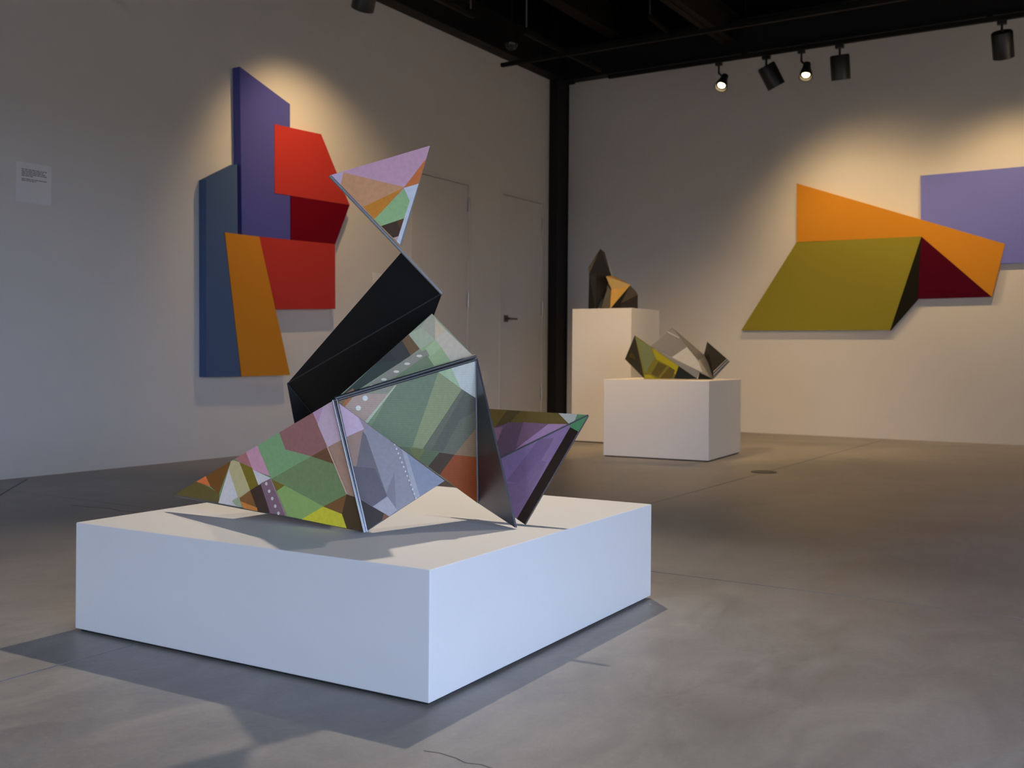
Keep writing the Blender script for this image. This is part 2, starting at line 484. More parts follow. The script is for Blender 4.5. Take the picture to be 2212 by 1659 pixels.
# ------------------------------------------------------------------ printed panels
def panel(parent, px, depths, th, layers, base, org=(0, 0), sc=1.0, gain=(2.9, 2.42, 1.95), body='edge', pm='print', name='panel', noprint=False):
    """px: outline in picture units (converted by org/sc); depths for the first three corners set the plane."""
    cv = lambda q: (org[0] + q[0] / sc, org[1] + q[1] / sc)
    P = [cv(q) for q in px]
    if isinstance(depths, tuple) and len(depths) == 2 and isinstance(depths[0], Vector):
        p0, n = depths
        pts = [onP(u, v, p0, n) for (u, v) in P]
    else:
        tri = [at(P[i][0], P[i][1], depths[i]) if not isinstance(depths[i], Vector) else depths[i] for i in range(3)]
        n = normal3(tri)
        pts = tri + [onP(u, v, tri[0], n) for (u, v) in P[3:]]
    o = prism(name, pts, n, th, M[body], parent)
    if noprint: return o, pts, n
    V, F, C = [], [], []
    def add(poly, col, k):
        q = clip(poly, P)
        if len(q) < 3: return
        i = len(V)
        off = n * (.0003 + .00012 * k)
        V.extend(onP(u, v, pts[0], n) + off for (u, v) in q)
        F.append(tuple(range(i, i + len(q))))
        C.append(tuple(min(.85, lin(c) * g) for c, g in zip(col, gain)))
    add(P, base, 0)
    for k, (poly, col) in enumerate(layers):
        add([cv(q) for q in poly], col, k + 1)
    off = parent_origin(parent)
    me = bpy.data.meshes.new('printed_face')
    me.from_pydata([tuple(v - off) for v in V], [], F)
    ca = me.color_attributes.new('Col', 'FLOAT_COLOR', 'CORNER')
    li = 0
    for f, c in zip(me.polygons, C):
        for k in f.loop_indices: ca.data[k].color = (*c, 1)
    # make every face look out of the panel
    bm = bmesh.new(); bm.from_mesh(me)
    bm.normal_update()
    for f in bm.faces:
        if f.normal.dot(n) < 0: f.normal_flip()
    bm.to_mesh(me); bm.free()
    me.materials.append(M[pm])
    po = bpy.data.objects.new('printed_face', me); S.collection.objects.link(po)
    po.parent = o
    return o, pts, n

TH = .006
base = onZ(940, 1110, PH)
sc_ = thing('folded_panel_sculpture', 'large sculpture of folded black and colourful printed panels on the low foreground plinth', 'sculpture', base)

C1 = ((350, 620), 2.86); C2 = ((680, 650), 3.19); C4 = ((900, 740), 3.771); CG = ((690, 300), 6.381); C3 = ((600, 290), 2.552)
P3 = onZ(792, 1149, PH + .004)
dP3 = (P3 - EYE).dot(Vector((-SY, CY, 0)))
P8 = onZ(1113, 1140, PH + .004); dP8 = (P8 - EYE).dot(Vector((-SY, CY, 0)))
P10 = onZ(1132, 1131, PH + .007); dP10 = (P10 - EYE).dot(Vector((-SY, CY, 0)))
dP2, dP1, dP4, dP5, dP6, dP7 = 2.80, 3.09, 2.86, 2.98, 3.00, 2.93
GA = (2.45, 2.0, 1.50)
sc3 = lambda k: tuple(g * k for g in GA)

# front left panel
A1 = [
 ([(72, 1285), (210, 1190), (355, 1275), (350, 1345)], (70, 67, 38)),
 ([(205, 1200), (270, 1160), (300, 1232)], (158, 90, 52)),
 ([(268, 1160), (430, 1065), (352, 1280), (300, 1232)], (84, 59, 24)),
 ([(428, 1075), (348, 1340), (520, 1365), (475, 1240)], (168, 168, 184)),
 ([(428, 1066), (482, 1083), (552, 1258), (474, 1312), (415, 1130)], (140, 144, 118)),
 ([(480, 1083), (560, 1118), (608, 1225), (548, 1260)], (90, 86, 26)),
 ([(450, 1055), (525, 1005), (562, 1118), (480, 1083)], (124, 90, 98)),
 ([(518, 1015), (594, 968), (672, 1170), (563, 1130)], (152, 122, 152)),
 ([(562, 1128), (675, 1180), (600, 1230)], (168, 168, 186)),
 ([(588, 972), (728, 888), (768, 1003), (932, 1046), (678, 1188)], (95, 134, 106)),
 ([(724, 892), (940, 765), (1028, 988), (925, 1046), (765, 1003)], (113, 84, 90)),
 ([(934, 776), (1000, 733), (966, 848)], (150, 128, 166)),
 ([(1000, 733), (1075, 690), (1140, 935), (1025, 990), (964, 848)], (166, 150, 180)),
 ([(922, 1048), (1026, 988), (1064, 1094)], (82, 60, 44)),
 ([(1024, 990), (1140, 930), (1240, 1330), (1145, 1282)], (132, 115, 110)),
 ([(678, 1186), (925, 1046), (1062, 1092), (1146, 1280), (1000, 1357), (758, 1228)], (86, 112, 84)),
 ([(676, 1186), (762, 1226), (704, 1268)], (90, 82, 32)),
 ([(704, 1266), (762, 1226), (1002, 1355), (868, 1434), (760, 1412)], (106, 140, 90)),
 ([(866, 1434), (1002, 1354), (1116, 1400), (1148, 1492)], (170, 164, 50)),
 ([(1000, 1356), (1146, 1280), (1116, 1402)], (92, 68, 42)),
 ([(1145, 1280), (1220, 1305), (1270, 1515), (1146, 1492), (1115, 1400)], (56, 46, 32)),
 ([(612, 1214), (672, 1184), (768, 1412), (668, 1396)], (98, 82, 103)),
 ([(672, 1184), (682, 1190), (778, 1414), (766, 1412)], (118, 108, 118)),
 ([(548, 1258), (614, 1216), (672, 1396), (592, 1384)], (46, 37, 33)),
 ([(474, 1312), (550, 1256), (596, 1384), (498, 1352)], (96, 70, 40)),
 ([(488, 1322), (592, 1362), (596, 1386), (508, 1366)], (152, 104, 54)),
 ([(438, 1322), (482, 1296), (502, 1362), (462, 1350)], (118, 138, 122)),
 ([(1022, 985), (1029, 985), (1150, 1276), (1142, 1276)], (160, 152, 148)),
] + [(circle(x, y, 8, 11), (176, 166, 182)) for x, y in ((650, 1215), (668, 1261), (687, 1306), (706, 1353), (726, 1397))]
pA1, ptsA1, nA1 = panel(sc_, [(72, 1285), (1068, 697), (1262, 1512)], [dP1, dP2, dP3], TH, A1, (86, 112, 84), *C1, gain=GA, body='edged')
P2w, P3w = ptsA1[1], ptsA1[2]
A2 = [
 ([(140, 690), (365, 845), (335, 885), (190, 950)], (164, 154, 186)),
 ([(300, 800), (365, 845), (340, 885)], (128, 122, 142)),
 ([(190, 950), (340, 885), (285, 1180), (262, 1262)], (128, 114, 112)),
 ([(330, 900), (352, 925), (497, 1345), (400, 1417), (320, 1378), (262, 1262), (288, 1130)], (90, 92, 106)),
 ([(262, 1140), (415, 1155), (497, 1345), (400, 1417), (320, 1378), (255, 1262)], (80, 82, 98)),
 ([(490, 1330), (548, 1185), (560, 1440), (500, 1350)], (106, 110, 130)),
 ([(592, 1003), (628, 1028), (722, 1345), (690, 1368)], (134, 144, 166)),
 ([(628, 1028), (900, 1225), (895, 1250), (722, 1345)], (112, 124, 152)),
 ([(398, 1417), (500, 1350), (565, 1440), (512, 1488)], (136, 142, 162)),
 ([(222, 1322), (320, 1375), (478, 1465), (462, 1515), (350, 1590)], (42, 38, 38)),
 ([(476, 1463), (518, 1490), (460, 1520)], (98, 68, 48)),
] + [(circle(550 + 145 * t, 990 + 372 * t, 6, 8), (168, 176, 194)) for t in [i / 12 for i in range(13)]]
A2out = [(145, 690), (895, 1240), (352, 1588)]
panel(sc_, [(145, 690), (895, 1240), (352, 1588)], [P2w, dP4, P3w], TH, A2, (118, 124, 144), *C2, gain=sc3(.80), body='edged')
# middle upright panel
Bl = [
 ([(385, 870), (545, 585), (855, 478), (880, 500), (690, 1010), (580, 1005), (480, 960)], (92, 112, 98)),
 ([(855, 480), (1015, 612), (800, 960), (700, 1105), (640, 1060), (672, 1005)], (116, 132, 106)),
 ([(1012, 610), (1110, 665), (1110, 890), (960, 1062), (860, 1050), (780, 1140), (690, 1100)], (86, 94, 86)),
 ([(1030, 625), (1110, 668), (1110, 760), (1000, 820), (880, 1040), (800, 1030)], (78, 84, 80)),
 ([(1110, 880), (1112, 1078), (958, 1062)], (118, 102, 84)),
 ([(580, 1003), (700, 1012), (860, 1046), (785, 1142), (690, 1090)], (80, 96, 76)),
 ([(650, 1008), (765, 1022), (700, 1112)], (94, 104, 72)),
 ([(858, 1044), (962, 1060), (862, 1200), (780, 1142)], (60, 50, 40)),
 ([(960, 1060), (1112, 1076), (1125, 1400), (860, 1198)], (122, 64, 34)),
 ([(925, 447), (1105, 390), (1106, 668), (1003, 602)], (164, 178, 186)),
 ([(838, 482), (932, 446), (1006, 606), (870, 505)], (138, 166, 146)),
 ([(200, 735), (262, 655), (575, 565), (540, 595), (350, 835), (290, 800)], (142, 133, 132)),
 ([(320, 640), (575, 565), (500, 640), (430, 640)], (120, 128, 122)),
 ([(548, 585), (562, 580), (362, 842), (345, 832)], (150, 168, 158)),
 ([(140, 690), (270, 650), (200, 735)], (104, 92, 62)),
 ([(205, 690), (262, 655), (200, 735), (188, 722)], (142, 92, 54)),
 (circle(345, 670, 19), (190, 200, 204)), (circle(298, 738, 18), (190, 200, 204)),
]
panel(sc_, [(140, 690), (1108, 395), (1122, 1392)], [P2w + Vector((0, .006, 0)), dP5, dP6], TH, Bl, (104, 126, 106), *C2, gain=sc3(.80), body='edged', pm='printl')
P5w = at(680 + 1108 / 3.19, 650 + 395 / 3.19, dP5); P6w = at(680 + 1122 / 3.19, 650 + 1392 / 3.19, dP6)
# upper tilted panel
Cl = [
 ([(800, 80), (840, 125), (828, 268), (730, 185)], (140, 144, 134)),
 ([(640, 230), (735, 183), (832, 266), (725, 332)], (140, 156, 140)),
 ([(828, 120), (908, 205), (828, 268)], (166, 162, 142)),
 ([(906, 203), (1085, 375), (935, 420), (828, 268)], (166, 166, 160)),
 ([(725, 332), (832, 266), (938, 418), (815, 450)], (130, 156, 122)),
 ([(760, 330), (832, 266), (870, 320), (790, 390)], (138, 164, 132)),
 ([(590, 268), (642, 228), (722, 330), (655, 380)], (84, 64, 24)),
 ([(505, 352), (595, 264), (660, 376), (580, 430)], (34, 31, 18)),
 ([(405, 440), (510, 346), (580, 425), (420, 500)], (24, 24, 14)),
 ([(140, 690), (420, 432), (625, 400), (240, 650)], (26, 38, 27)),
 ([(270, 650), (620, 402), (765, 335), (790, 380), (480, 570)], (116, 120, 114)),
 ([(480, 575), (770, 372), (820, 447), (640, 500)], (92, 112, 88)),
 ([(195, 645), (262, 602), (278, 632), (205, 668)], (112, 88, 62)),
] + [(circle(x, y, 20, 9), (176, 184, 182)) for x, y in ((395, 587), (475, 541), (560, 487), (635, 433), (718, 379))]
panel(sc_, [(140, 680), (1090, 375), (808, 88)], [P2w + Vector((0, .012, .004)), dP5 + .01, dP7], TH, Cl, (120, 136, 118), *C2, gain=sc3(.74), body='edge')
# right dark metal panel
M['dmetal'] = mat('dark_brushed_panel', (0.16, 0.16, 0.18), 0.34, 0.85, noise=0.15, scale=14)
panel(sc_, [(478, 140), (488, 1294), (806, 1512)], [P5w, P6w, P8], TH, [], (70, 70, 70), *C4, body='dmetal', noprint=True)
# purple pair behind on the right
E1 = [
 ([(400, 530), (1162, 572), (1252, 668), (760, 652), (640, 690), (400, 700)], (80, 73, 42)),
 ([(740, 550), (850, 556), (760, 652), (640, 690)], (66, 60, 40)),
 ([(1150, 570), (1320, 575), (1288, 645), (1245, 668)], (142, 152, 158)),
 ([(1312, 575), (1400, 588), (1284, 648)], (74, 116, 92)),
 ([(740, 650), (872, 652), (815, 842), (680, 920), (660, 820)], (80, 66, 88)),
 ([(600, 700), (700, 690), (650, 840)], (106, 86, 112)),
 ([(870, 650), (1078, 664), (838, 850), (812, 845)], (98, 80, 106)),
 ([(1076, 664), (1250, 666), (860, 850), (780, 890), (838, 846)], (132, 112, 156)),
]
pe = [(1397, 590), (380, 528), (560, 1000)]
oE1, ptE1, nE1 = panel(sc_, pe, [2.97, 3.18, 3.02], TH, E1, (88, 72, 96), *C4, gain=GA, body='edged')
E2 = [
 ([(1000, 785), (1120, 780), (900, 1160), (730, 1130)], (104, 89, 128)),
 ([(720, 1150), (830, 1145), (1000, 960), (1060, 970), (830, 1440), (780, 1400)], (106, 92, 130)),
 ([(1245, 668), (1400, 588), (1318, 728), (1252, 692)], (70, 120, 90)),
 ([(1252, 690), (1318, 726), (882, 1480), (815, 1440)], (35, 31, 29)),
]
nE2 = normal3([ptE1[0], P10, ptE1[2]])
panel(sc_, [(1397, 593), (882, 1480), (560, 1258), (560, 1003)], (P10, nE2), TH, E2, (116, 101, 145), *C4, gain=GA, body='edged')

rod('edge_rod', ptE1[0] + (EYE - ptE1[0]).normalized() * .002, ptE1[2] + (EYE - ptE1[2]).normalized() * .002, .0022, M['edged'], sc_, 8)['label'] = 'thin dark seam between the two purple panels'
rod('edge_rod', ptsA1[0] - nA1 * .003, P3w - nA1 * .003 + Vector((0, 0, .002)), .0042, M['edged'], sc_, 8)['label'] = 'dark lower edge of the front left panel'
# black folded body
Q3 = at(621, 828, 3.16); Q2 = at(955, 633, 2.91); G1 = at(713, 377, 2.86)
t_ = .64
def seg(a, b, u_target):
    lo, hi = 0.0, 1.0
    for _ in range(40):
        m_ = (lo + hi) / 2
        p = a.lerp(b, m_); d = p - EYE
        x = d.x * CY + d.y * SY; y = -d.x * SY + d.y * CY
        if 1106 + FPX * x / y < u_target: lo = m_
        else: hi = m_
    return a.lerp(b, lo)
Q1 = seg(G1, Q2, 867)
nF1 = normal3([Q1, Q2, Q3])
prism('panel', [Q1, Q2, Q3], nF1, TH, M['blackpanel'], sc_)['label'] = 'black upper face of the folded body'
P7b = at(936, 684, 2.95)
nF2 = normal3([Q3, Q2, P7b])
Xh = onP(762, 1000, Q3, nF2)
prism('panel', [Q3, Q2, P7b, Xh], nF2, TH, M['blackpanel'], sc_)['label'] = 'black lower face of the folded body'
Q4 = at(655, 1012, 3.17)
prism('panel', [Q3, Xh, Q4], normal3([Q3, Xh, Q4]), TH, M['blackpanel'], sc_)['label'] = 'black side face of the folded body'

M['blackedge'] = mat('black_panel_edge', (0.028, 0.028, 0.029), 0.5)  # paler than the panels, so the folds of the black body show
rod('edge_rod', Q3 + nF1 * .001, Q2 + nF1 * .001, .0018, M['blackedge'], sc_, 8)['label'] = 'thin lighter line drawn along the fold between the two black faces'
rod('edge_rod', Q3 + nF2 * .001, Xh + nF2 * .001, .0014, M['blackedge'], sc_, 8)
# top triangle
Gl = [
 ([(140, 500), (335, 455), (293, 650)], (172, 152, 188)),
 ([(328, 462), (1172, 665), (598, 940), (292, 640)], (172, 127, 102)),
 ([(600, 938), (1170, 668), (760, 1110)], (168, 112, 46)),
 ([(1480, 262), (1378, 618), (1165, 672)], (170, 98, 58)),
 ([(1166, 678), (1382, 612), (1140, 1500), (1060, 1420), (1165, 1095), (1246, 858)], (186, 190, 206)),
 ([(1163, 685), (1246, 858), (1167, 1098), (845, 1204), (758, 1108)], (118, 157, 122)),
 ([(842, 1204), (1168, 1096), (1090, 1342), (1008, 1368)], (56, 46, 40)),
 ([(1060, 1130), (1168, 1096), (1120, 1250)], (74, 56, 40)),
 ([(1006, 1366), (1092, 1340), (1062, 1420)], (152, 137, 148)),
]
nG = normal3([G1, Q1, at(690 + 1528 / 6.381, 300 + 92 / 6.381, 2.86)])
panel(sc_, [(143, 503), (1132, 1478), (1474, 268), (1528, 92)], (G1, nG), TH * .8, Gl, (166, 136, 166), *CG, gain=sc3(.98), body='edge')
rod('edge_rod', G1 + Vector((0, 0, -.004)), Q2 + Vector((0, 0, -.002)), .0045, M['edge'], sc_)['label'] = 'thin grey metal edge from the top triangle down to the black body'
# seams
fw = (EYE - P2w).normalized()
side = (P3w - P2w).cross(fw).normalized()
r_ = rod('edge_rod', P2w + fw * .006 + side * .004, P3w + fw * .006 + side * .004, .0042, M['chrome'], sc_); r_['label'] = 'polished steel rod along the front fold'
r_ = rod('edge_rod', P2w + fw * .006 - side * .006, P3w + fw * .006 - side * .002, .0025, M['chrome'], sc_); r_['label'] = 'thin polished rod along the front fold'
up = Vector((0, 0, 1))
rod('edge_rod', P2w + fw * .004 + up * .004, P5w + fw * .006 + up * .006, .0045, M['darkbar'], sc_)['label'] = 'dark metal bar along the upper seam'
rod('edge_rod', P2w + fw * .004 - up * .002, P5w + fw * .006 - up * .004, .0040, M['darkbar'], sc_)['label'] = 'dark metal bar along the upper seam'
rod('edge_rod', P5w + fw * .002, P6w + fw * .002, .0022, M['edge'], sc_)

# ------------------------------------------------------------------ shaped wall pieces
def shaped(parent, name, px, plane, t, m):
    """canvas panel standing t proud of the wall."""
    if plane == 'L':
        pts = [onX(u, v, XL + t) for u, v in px]; n = Vector((1, 0, 0)); bt = t - .002
    else:
        pts = [onY(u, v, YB - t) for u, v in px]; n = Vector((0, -1, 0)); bt = t - .002
    return prism(name, pts, n, bt, m, parent)
def canvas(name, col):
    return mat(name, col, 0.75, noise=0.03, scale=55, bump=0.06, spec=0.08)
K = dict(purple=canvas('purple_canvas', (0.082, 0.090, 0.370)), blue=canvas('slate_blue_canvas', (0.070, 0.125, 0.270)),
         red=canvas('red_canvas', (0.50, 0.042, 0.036)), dred=canvas('crimson_canvas', (0.15, 0.0005, 0.010)),
         orange=canvas('orange_canvas', (0.62, 0.255, 0.026)), green=canvas('olive_canvas', (0.300, 0.270, 0.035)),
         black=canvas('black_canvas', (0.012, 0.012, 0.008)), maroon=canvas('maroon_canvas', (0.075, 0.0004, 0.012)),
         orange2=canvas('orange_canvas_back', (0.66, 0.285, 0.028)), violet=canvas('violet_canvas', (0.20, 0.228, 0.72)))
wp = thing('wall_relief', 'shaped wall piece of purple, blue, orange and red panels on the left wall', 'artwork', (XL, 5.9, .6))
T = .076
shaped(wp, 'panel', [(518, 144), (626.5, 225), (627, 530), (523, 520)], 'L', T, K['purple'])
shaped(wp, 'panel', [(445.5, 388), (512, 354.5), (513.5, 510), (500, 510), (523, 813.5), (446, 814.5)], 'L', T, K['blue'])
shaped(wp, 'panel', [(593, 268), (694, 290), (755.5, 443), (593.5, 417)], 'L', T + .004, K['red'])
shaped(wp, 'panel', [(628.5, 422.5), (755.5, 443), (724, 528), (628.5, 518.5)], 'L', T + .002, K['dred'])
shaped(wp, 'panel', [(559, 511), (724, 527.5), (724.5, 667), (597, 668), (580, 600)], 'L', T + .004, K['red'])
shaped(wp, 'panel', [(486, 502), (560, 511), (627, 810), (522, 813)], 'L', T + .006, K['orange'])

wq = thing('wall_relief', 'shaped wall piece of orange, olive, maroon and violet panels on the back wall', 'artwork', (-2.4, YB, 1.03))
T2 = .038
shaped(wq, 'panel', [(1988.5, 379.5), (2330, 349), (2330, 562), (2060, 574), (1990, 574)], 'B', T2, K['violet'])
shaped(wq, 'panel', [(1721, 396), (2171, 527), (2142, 641), (1990.5, 511), (1721, 524)], 'B', T2 + .006, K['orange2'])
shaped(wq, 'panel', [(1721, 523), (1990.5, 510.5), (1923, 713), (1601, 714)], 'B', T2 + .006, K['green'])
shaped(wq, 'panel', [(1990.5, 510), (1982.5, 645.5), (1923, 713.5)], 'B', T2 + .004, K['black'])
shaped(wq, 'panel', [(1990.5, 510), (2142, 641), (1982.5, 645.5)], 'B', T2 + .004, K['maroon'])

# ------------------------------------------------------------------ small sculptures
CS = ((1240, 520), 5.183)
def spt(q, d, zfloor=None):
    p = at(CS[0][0] + q[0] / CS[1], CS[0][1] + q[1] / CS[1], d)
    if zfloor is not None: p.z = max(p.z, zfloor)
    return p
def splate(parent, pts, m, t=.005, label=None):
    n = normal3(pts)
    o = prism('panel', pts, n, t, m, parent)
    if label: o['label'] = label
    return o
sm = lambda n, c, r=.35, me=0.0: mat(n, c, r, me, noise=0.08, scale=30, spec=.22)
N = dict(dark=sm('dark_olive_panel', (0.040, 0.036, 0.022)), ol=sm('olive_panel', (0.17, 0.155, 0.018)), gr=sm('sage_panel', (0.16, 0.19, 0.085)),
         ye=sm('acid_yellow_panel', (0.33, 0.30, 0.012)), br=sm('olive_brown_panel', (0.095, 0.075, 0.012)), si=sm('silver_print_panel', (0.26, 0.265, 0.275), .4, .3),
         pale=sm('pale_print_panel', (0.50, 0.51, 0.51)), sgr=sm('grey_print_panel', (0.15, 0.15, 0.15)), bk=sm('black_green_panel', (0.012, 0.014, 0.011)),
         bk2=sm('charcoal_panel', (0.013, 0.012, 0.012), .4), gold=sm('gold_panel', (0.48, 0.29, 0.075), .4, .5), goldl=sm('pale_gold_edge', (0.70, 0.52, 0.24), .35, .4),
         rd=sm('smoky_panel', (0.035, 0.030, 0.028), .25, .3), rl=sm('smoky_light_panel', (0.12, 0.105, 0.085), .3, .3))
LZ = .598
c0 = at(1460, 812, 8.0)
s2 = thing('folded_panel_sculpture', 'small folded sculpture of yellow-green, silver and dark panels on the cube plinth', 'sculpture', (c0.x, c0.y, LZ))
lb = (785, 1552)
a = spt((680, 1060), 8.02); bq = spt((570, 1326), 8.16); cq = spt((787, 1552), 7.95, LZ + .001)
splate(s2, [a, bq, cq], N['dark'], label='dark olive triangular side')
splate(s2, [spt((640, 1240), 8.055), spt((615, 1300), 8.09), spt((700, 1345), 8.03)], N['br'], .002)
d1 = spt((860, 1180), 8.06); e1 = spt((1385, 1552), 7.97, LZ + .001)
front = [a, d1, e1, cq]
nf = normal3([a, e1, cq])
d1 = onP(CS[0][0] + 860 / CS[1], CS[0][1] + 1180 / CS[1], a, nf)
splate(s2, [a, e1, cq], N['ol'], label='yellow green front face')
def on_front(q):
    return onP(CS[0][0] + q[0] / CS[1], CS[0][1] + q[1] / CS[1], a, nf) + nf * .0012
def fpiece(poly, m, k=0):
    pts = [on_front(q) + nf * .0006 * k for q in poly]
    pts = [Vector((p.x, p.y, max(p.z, LZ + .002))) for p in pts]
    prism('facet', pts, nf, .001, m, s2)
fpiece([(690, 1085), (860, 1190), (912, 1310), (835, 1415), (772, 1400)], N['gr'])
fpiece([(690, 1085), (775, 1400), (835, 1415), (800, 1490)], N['gr'])
fpiece([(870, 1200), (1170, 1405), (1135, 1500), (1060, 1400), (920, 1330)], N['ye'])
fpiece([(940, 1360), (1040, 1400), (940, 1530), (865, 1490)], N['br'], 1)
fpiece([(1070, 1410), (1130, 1450), (1100, 1540), (960, 1540)], N['br'], 1)
fpiece([(1170, 1405), (1380, 1548), (1118, 1548)], N['bk'], 2)
fpiece([(790, 1500), (850, 1500), (920, 1548), (790, 1548)], N['ye'], 1)
# silver wedge
f1 = spt((1100, 970), 8.18); g1 = spt((860, 1182), 8.08); h1 = spt((1380, 1552), 8.02, LZ + .001); i1 = spt((1440, 1490), 8.02)
ns = normal3([f1, g1, i1])
def sil(q, k=0):
    return onP(CS[0][0] + q[0] / CS[1], CS[0][1] + q[1] / CS[1], f1, ns) + ns * (.0008 * k)
prism('panel', [sil((1100, 970)), sil((860, 1182)), sil((1392, 1485)), sil((1440, 1485)), sil((1388, 1360)), sil((1270, 1185))], ns, .005, N['si'], s2)['label'] = 'silvery grey face'
prism('facet', [sil(q, 2) for q in ((1265, 1190), (1395, 1365), (1440, 1480), (1095, 1305))], ns, .001, N['pale'], s2)
prism('facet', [sil(q, 3) for q in ((1045, 1015), (1060, 1022), (1180, 1085), (1172, 1092), (1050, 1030))], ns, .001, N['pale'], s2)
splate(s2, [spt((870, 1200), 8.05), spt((1095, 1305), 8.06), spt((1400, 1470), 8.0), spt((1375, 1545), 7.985, LZ + .001)], N['si'])
j1 = spt((1470, 1290), 8.24); k1 = spt((1530, 1370), 8.15); l1 = spt((1556, 1552), 7.99, LZ + .001)
splate(s2, [f1, j1, spt((1400, 1340), 8.14)], N['sgr'], label='grey side face')
splate(s2, [j1, k1, l1, i1, spt((1390, 1340), 8.13)], N['sgr'])
splate(s2, [spt((1405, 1475), 7.99), spt((1388, 1554), 7.97, LZ + .001), spt((1552, 1554), 7.975, LZ + .001)], N['bk'])
# right dark wing
m1 = spt((1490, 1130), 8.20); n1 = spt((1452, 1285), 8.26); o1 = spt((1745, 1352), 8.10)
splate(s2, [m1, n1, spt((1560, 1545), 8.0, LZ + .002)], N['bk2'])
splate(s2, [m1, spt((1722, 1330), 8.10), spt((1556, 1490), 8.0)], N['bk2'], label='dark triangular wing')
splate(s2, [spt((1722, 1330), 8.10), o1, spt((1562, 1548), 8.0, LZ + .002), spt((1558, 1490), 8.0)], N['sgr'])
for q0, q1 in (((1714, 1322), (1560, 1470)), ((1728, 1336), (1562, 1500))):
    rod('edge_rod', spt(q0, 8.09), spt(q1, 7.99), .002, N['pale'], s2, 8)

c0 = at(1325, 660, 9.5)
TZ = 1.191
s3 = thing('folded_panel_sculpture', 'small black and gold folded sculpture on the tall plinth', 'sculpture', (c0.x, c0.y, TZ))
def zb(q, d):
    p = spt(q, d); p.z = TZ; return p
u0, u1, u2, u3, u4 = spt((295, 90), 9.50), spt((342, 127), 9.56), spt((415, 382), 9.52), spt((168, 376), 9.44), spt((164, 295), 9.46)
splate(s3, [u0, u2, u3, u4], N['bk2'], label='black pointed upper face')
splate(s3, [u0, u1, u2], N['rd'])
splate(s3, [u3, spt((245, 378), 9.42), zb((240, 755), 9.40), zb((160, 755), 9.46)], N['bk'])
splate(s3, [spt((245, 378), 9.42), spt((418, 380), 9.50), spt((360, 545), 9.47), zb((262, 755), 9.42), zb((235, 755), 9.405)], N['bk2'])
splate(s3, [spt((418, 380), 9.50), spt((420, 545), 9.48), zb((404, 755), 9.44), zb((300, 755), 9.46), spt((332, 600), 9.48), spt((378, 520), 9.49)], N['bk2'])
splate(s3, [u1, spt((440, 400), 9.72), zb((330, 755), 9.72), zb((200, 755), 9.70), spt((200, 300), 9.68)], N['pale'], label='back face made pale for the bright view through the slit')  # pale plate stands in for the brightness seen through the slit
g0, g1_, g2, g3, g4 = spt((360, 404), 9.38), spt((430, 392), 9.44), spt((632, 492), 9.40), zb((404, 752), 9.36), spt((418, 545), 9.39)
splate(s3, [g0, spt((622, 506), 9.395), g3, g4], N['gold'], label='gold folded face')
splate(s3, [g0, spt((372, 396), 9.40), g2, spt((622, 506), 9.395)], N['goldl'])
splate(s3, [spt((372, 396), 9.40), g1_, spt((560, 455), 9.47), g2], N['gold'])
splate(s3, [spt((622, 506), 9.40), zb((490, 752), 9.42), zb((408, 752), 9.37)], N['bk'])
splate(s3, [spt((628, 498), 9.405), spt((690, 562), 9.46), spt((714, 606), 9.48), spt((500, 715), 9.43)], N['rl'], label='smoky grey face')
splate(s3, [spt((714, 606), 9.48), zb((715, 752), 9.46), zb((485, 752), 9.42), spt((500, 715), 9.43)], N['rd'])

# ------------------------------------------------------------------ light tracks and lamps
TZR = 3.5
def track(label, p0, p1, rods_):
    TZR = p0[2]
    p0, p1 = Vector(p0), Vector(p1)
    t = thing('light_track', label, 'light track', p0, 'suspended light tracks')
    if abs(p1.x - p0.x) > abs(p1.y - p0.y):
        boxes('rail', [(p0.x, p0.y - .018, TZR, p1.x, p0.y + .018, TZR + .035)], M['track'], t)
    else:
        boxes('rail', [(p0.x - .018, p0.y, TZR, p0.x + .018, p1.y, TZR + .035)], M['track'], t)
    for (x, y, r, m) in rods_:
        rod('hanger', (x, y, TZR + .035), (x, y, ZC - .001), r, M[m], t, 8)
        boxes('clamp', [(x - .025, y - .025, TZR + .03, x + .025, y + .025, TZR + .055)], M['track'], t)
    return t
track('black light track hung in front of the back wall, carrying five lamps', (-4.7, 9.245, TZR), (2.5, 9.245, TZR),
      [(-3.31, 9.245, .003, 'track'), (-1.25, 9.245, .003, 'track'), (1.2, 9.245, .003, 'track')])
track('black rail ending by the left wall, parallel to the back wall', (-5.386, 8.36, TZR), (2.5, 8.36, TZR),
      [(-4.95, 8.36, .003, 'track'), (-1.9, 8.36, .003, 'track')])
track('short black rail end crossing below the corner of the ceiling', (-4.77, 7.757, TZR + .062), (-4.77, 9.20, TZR + .062),
      [(-4.77, 7.80, .007, 'cable'), (-4.77, 8.95, .003, 'track')])
track('black light track running out of view above the left wall', (-4.81, 3.0, TZR), (-4.81, 7.037, TZR),
      [(-4.81, 7.0, .007, 'cable'), (-4.81, 4.5, .007, 'cable')])
track('black light track above the large foreground sculpture, out of view', (-3.6, 4.12, TZR), (1.0, 4.12, TZR),
      [(-3.3, 4.12, .007, 'cable'), (0.6, 4.12, .007, 'cable')])
track('black light track above the middle of the room, out of view', (-4.6, 5.3, TZR), (0.5, 5.3, TZR),
      [(-4.3, 5.3, .007, 'cable'), (0.2, 5.3, .007, 'cable')])

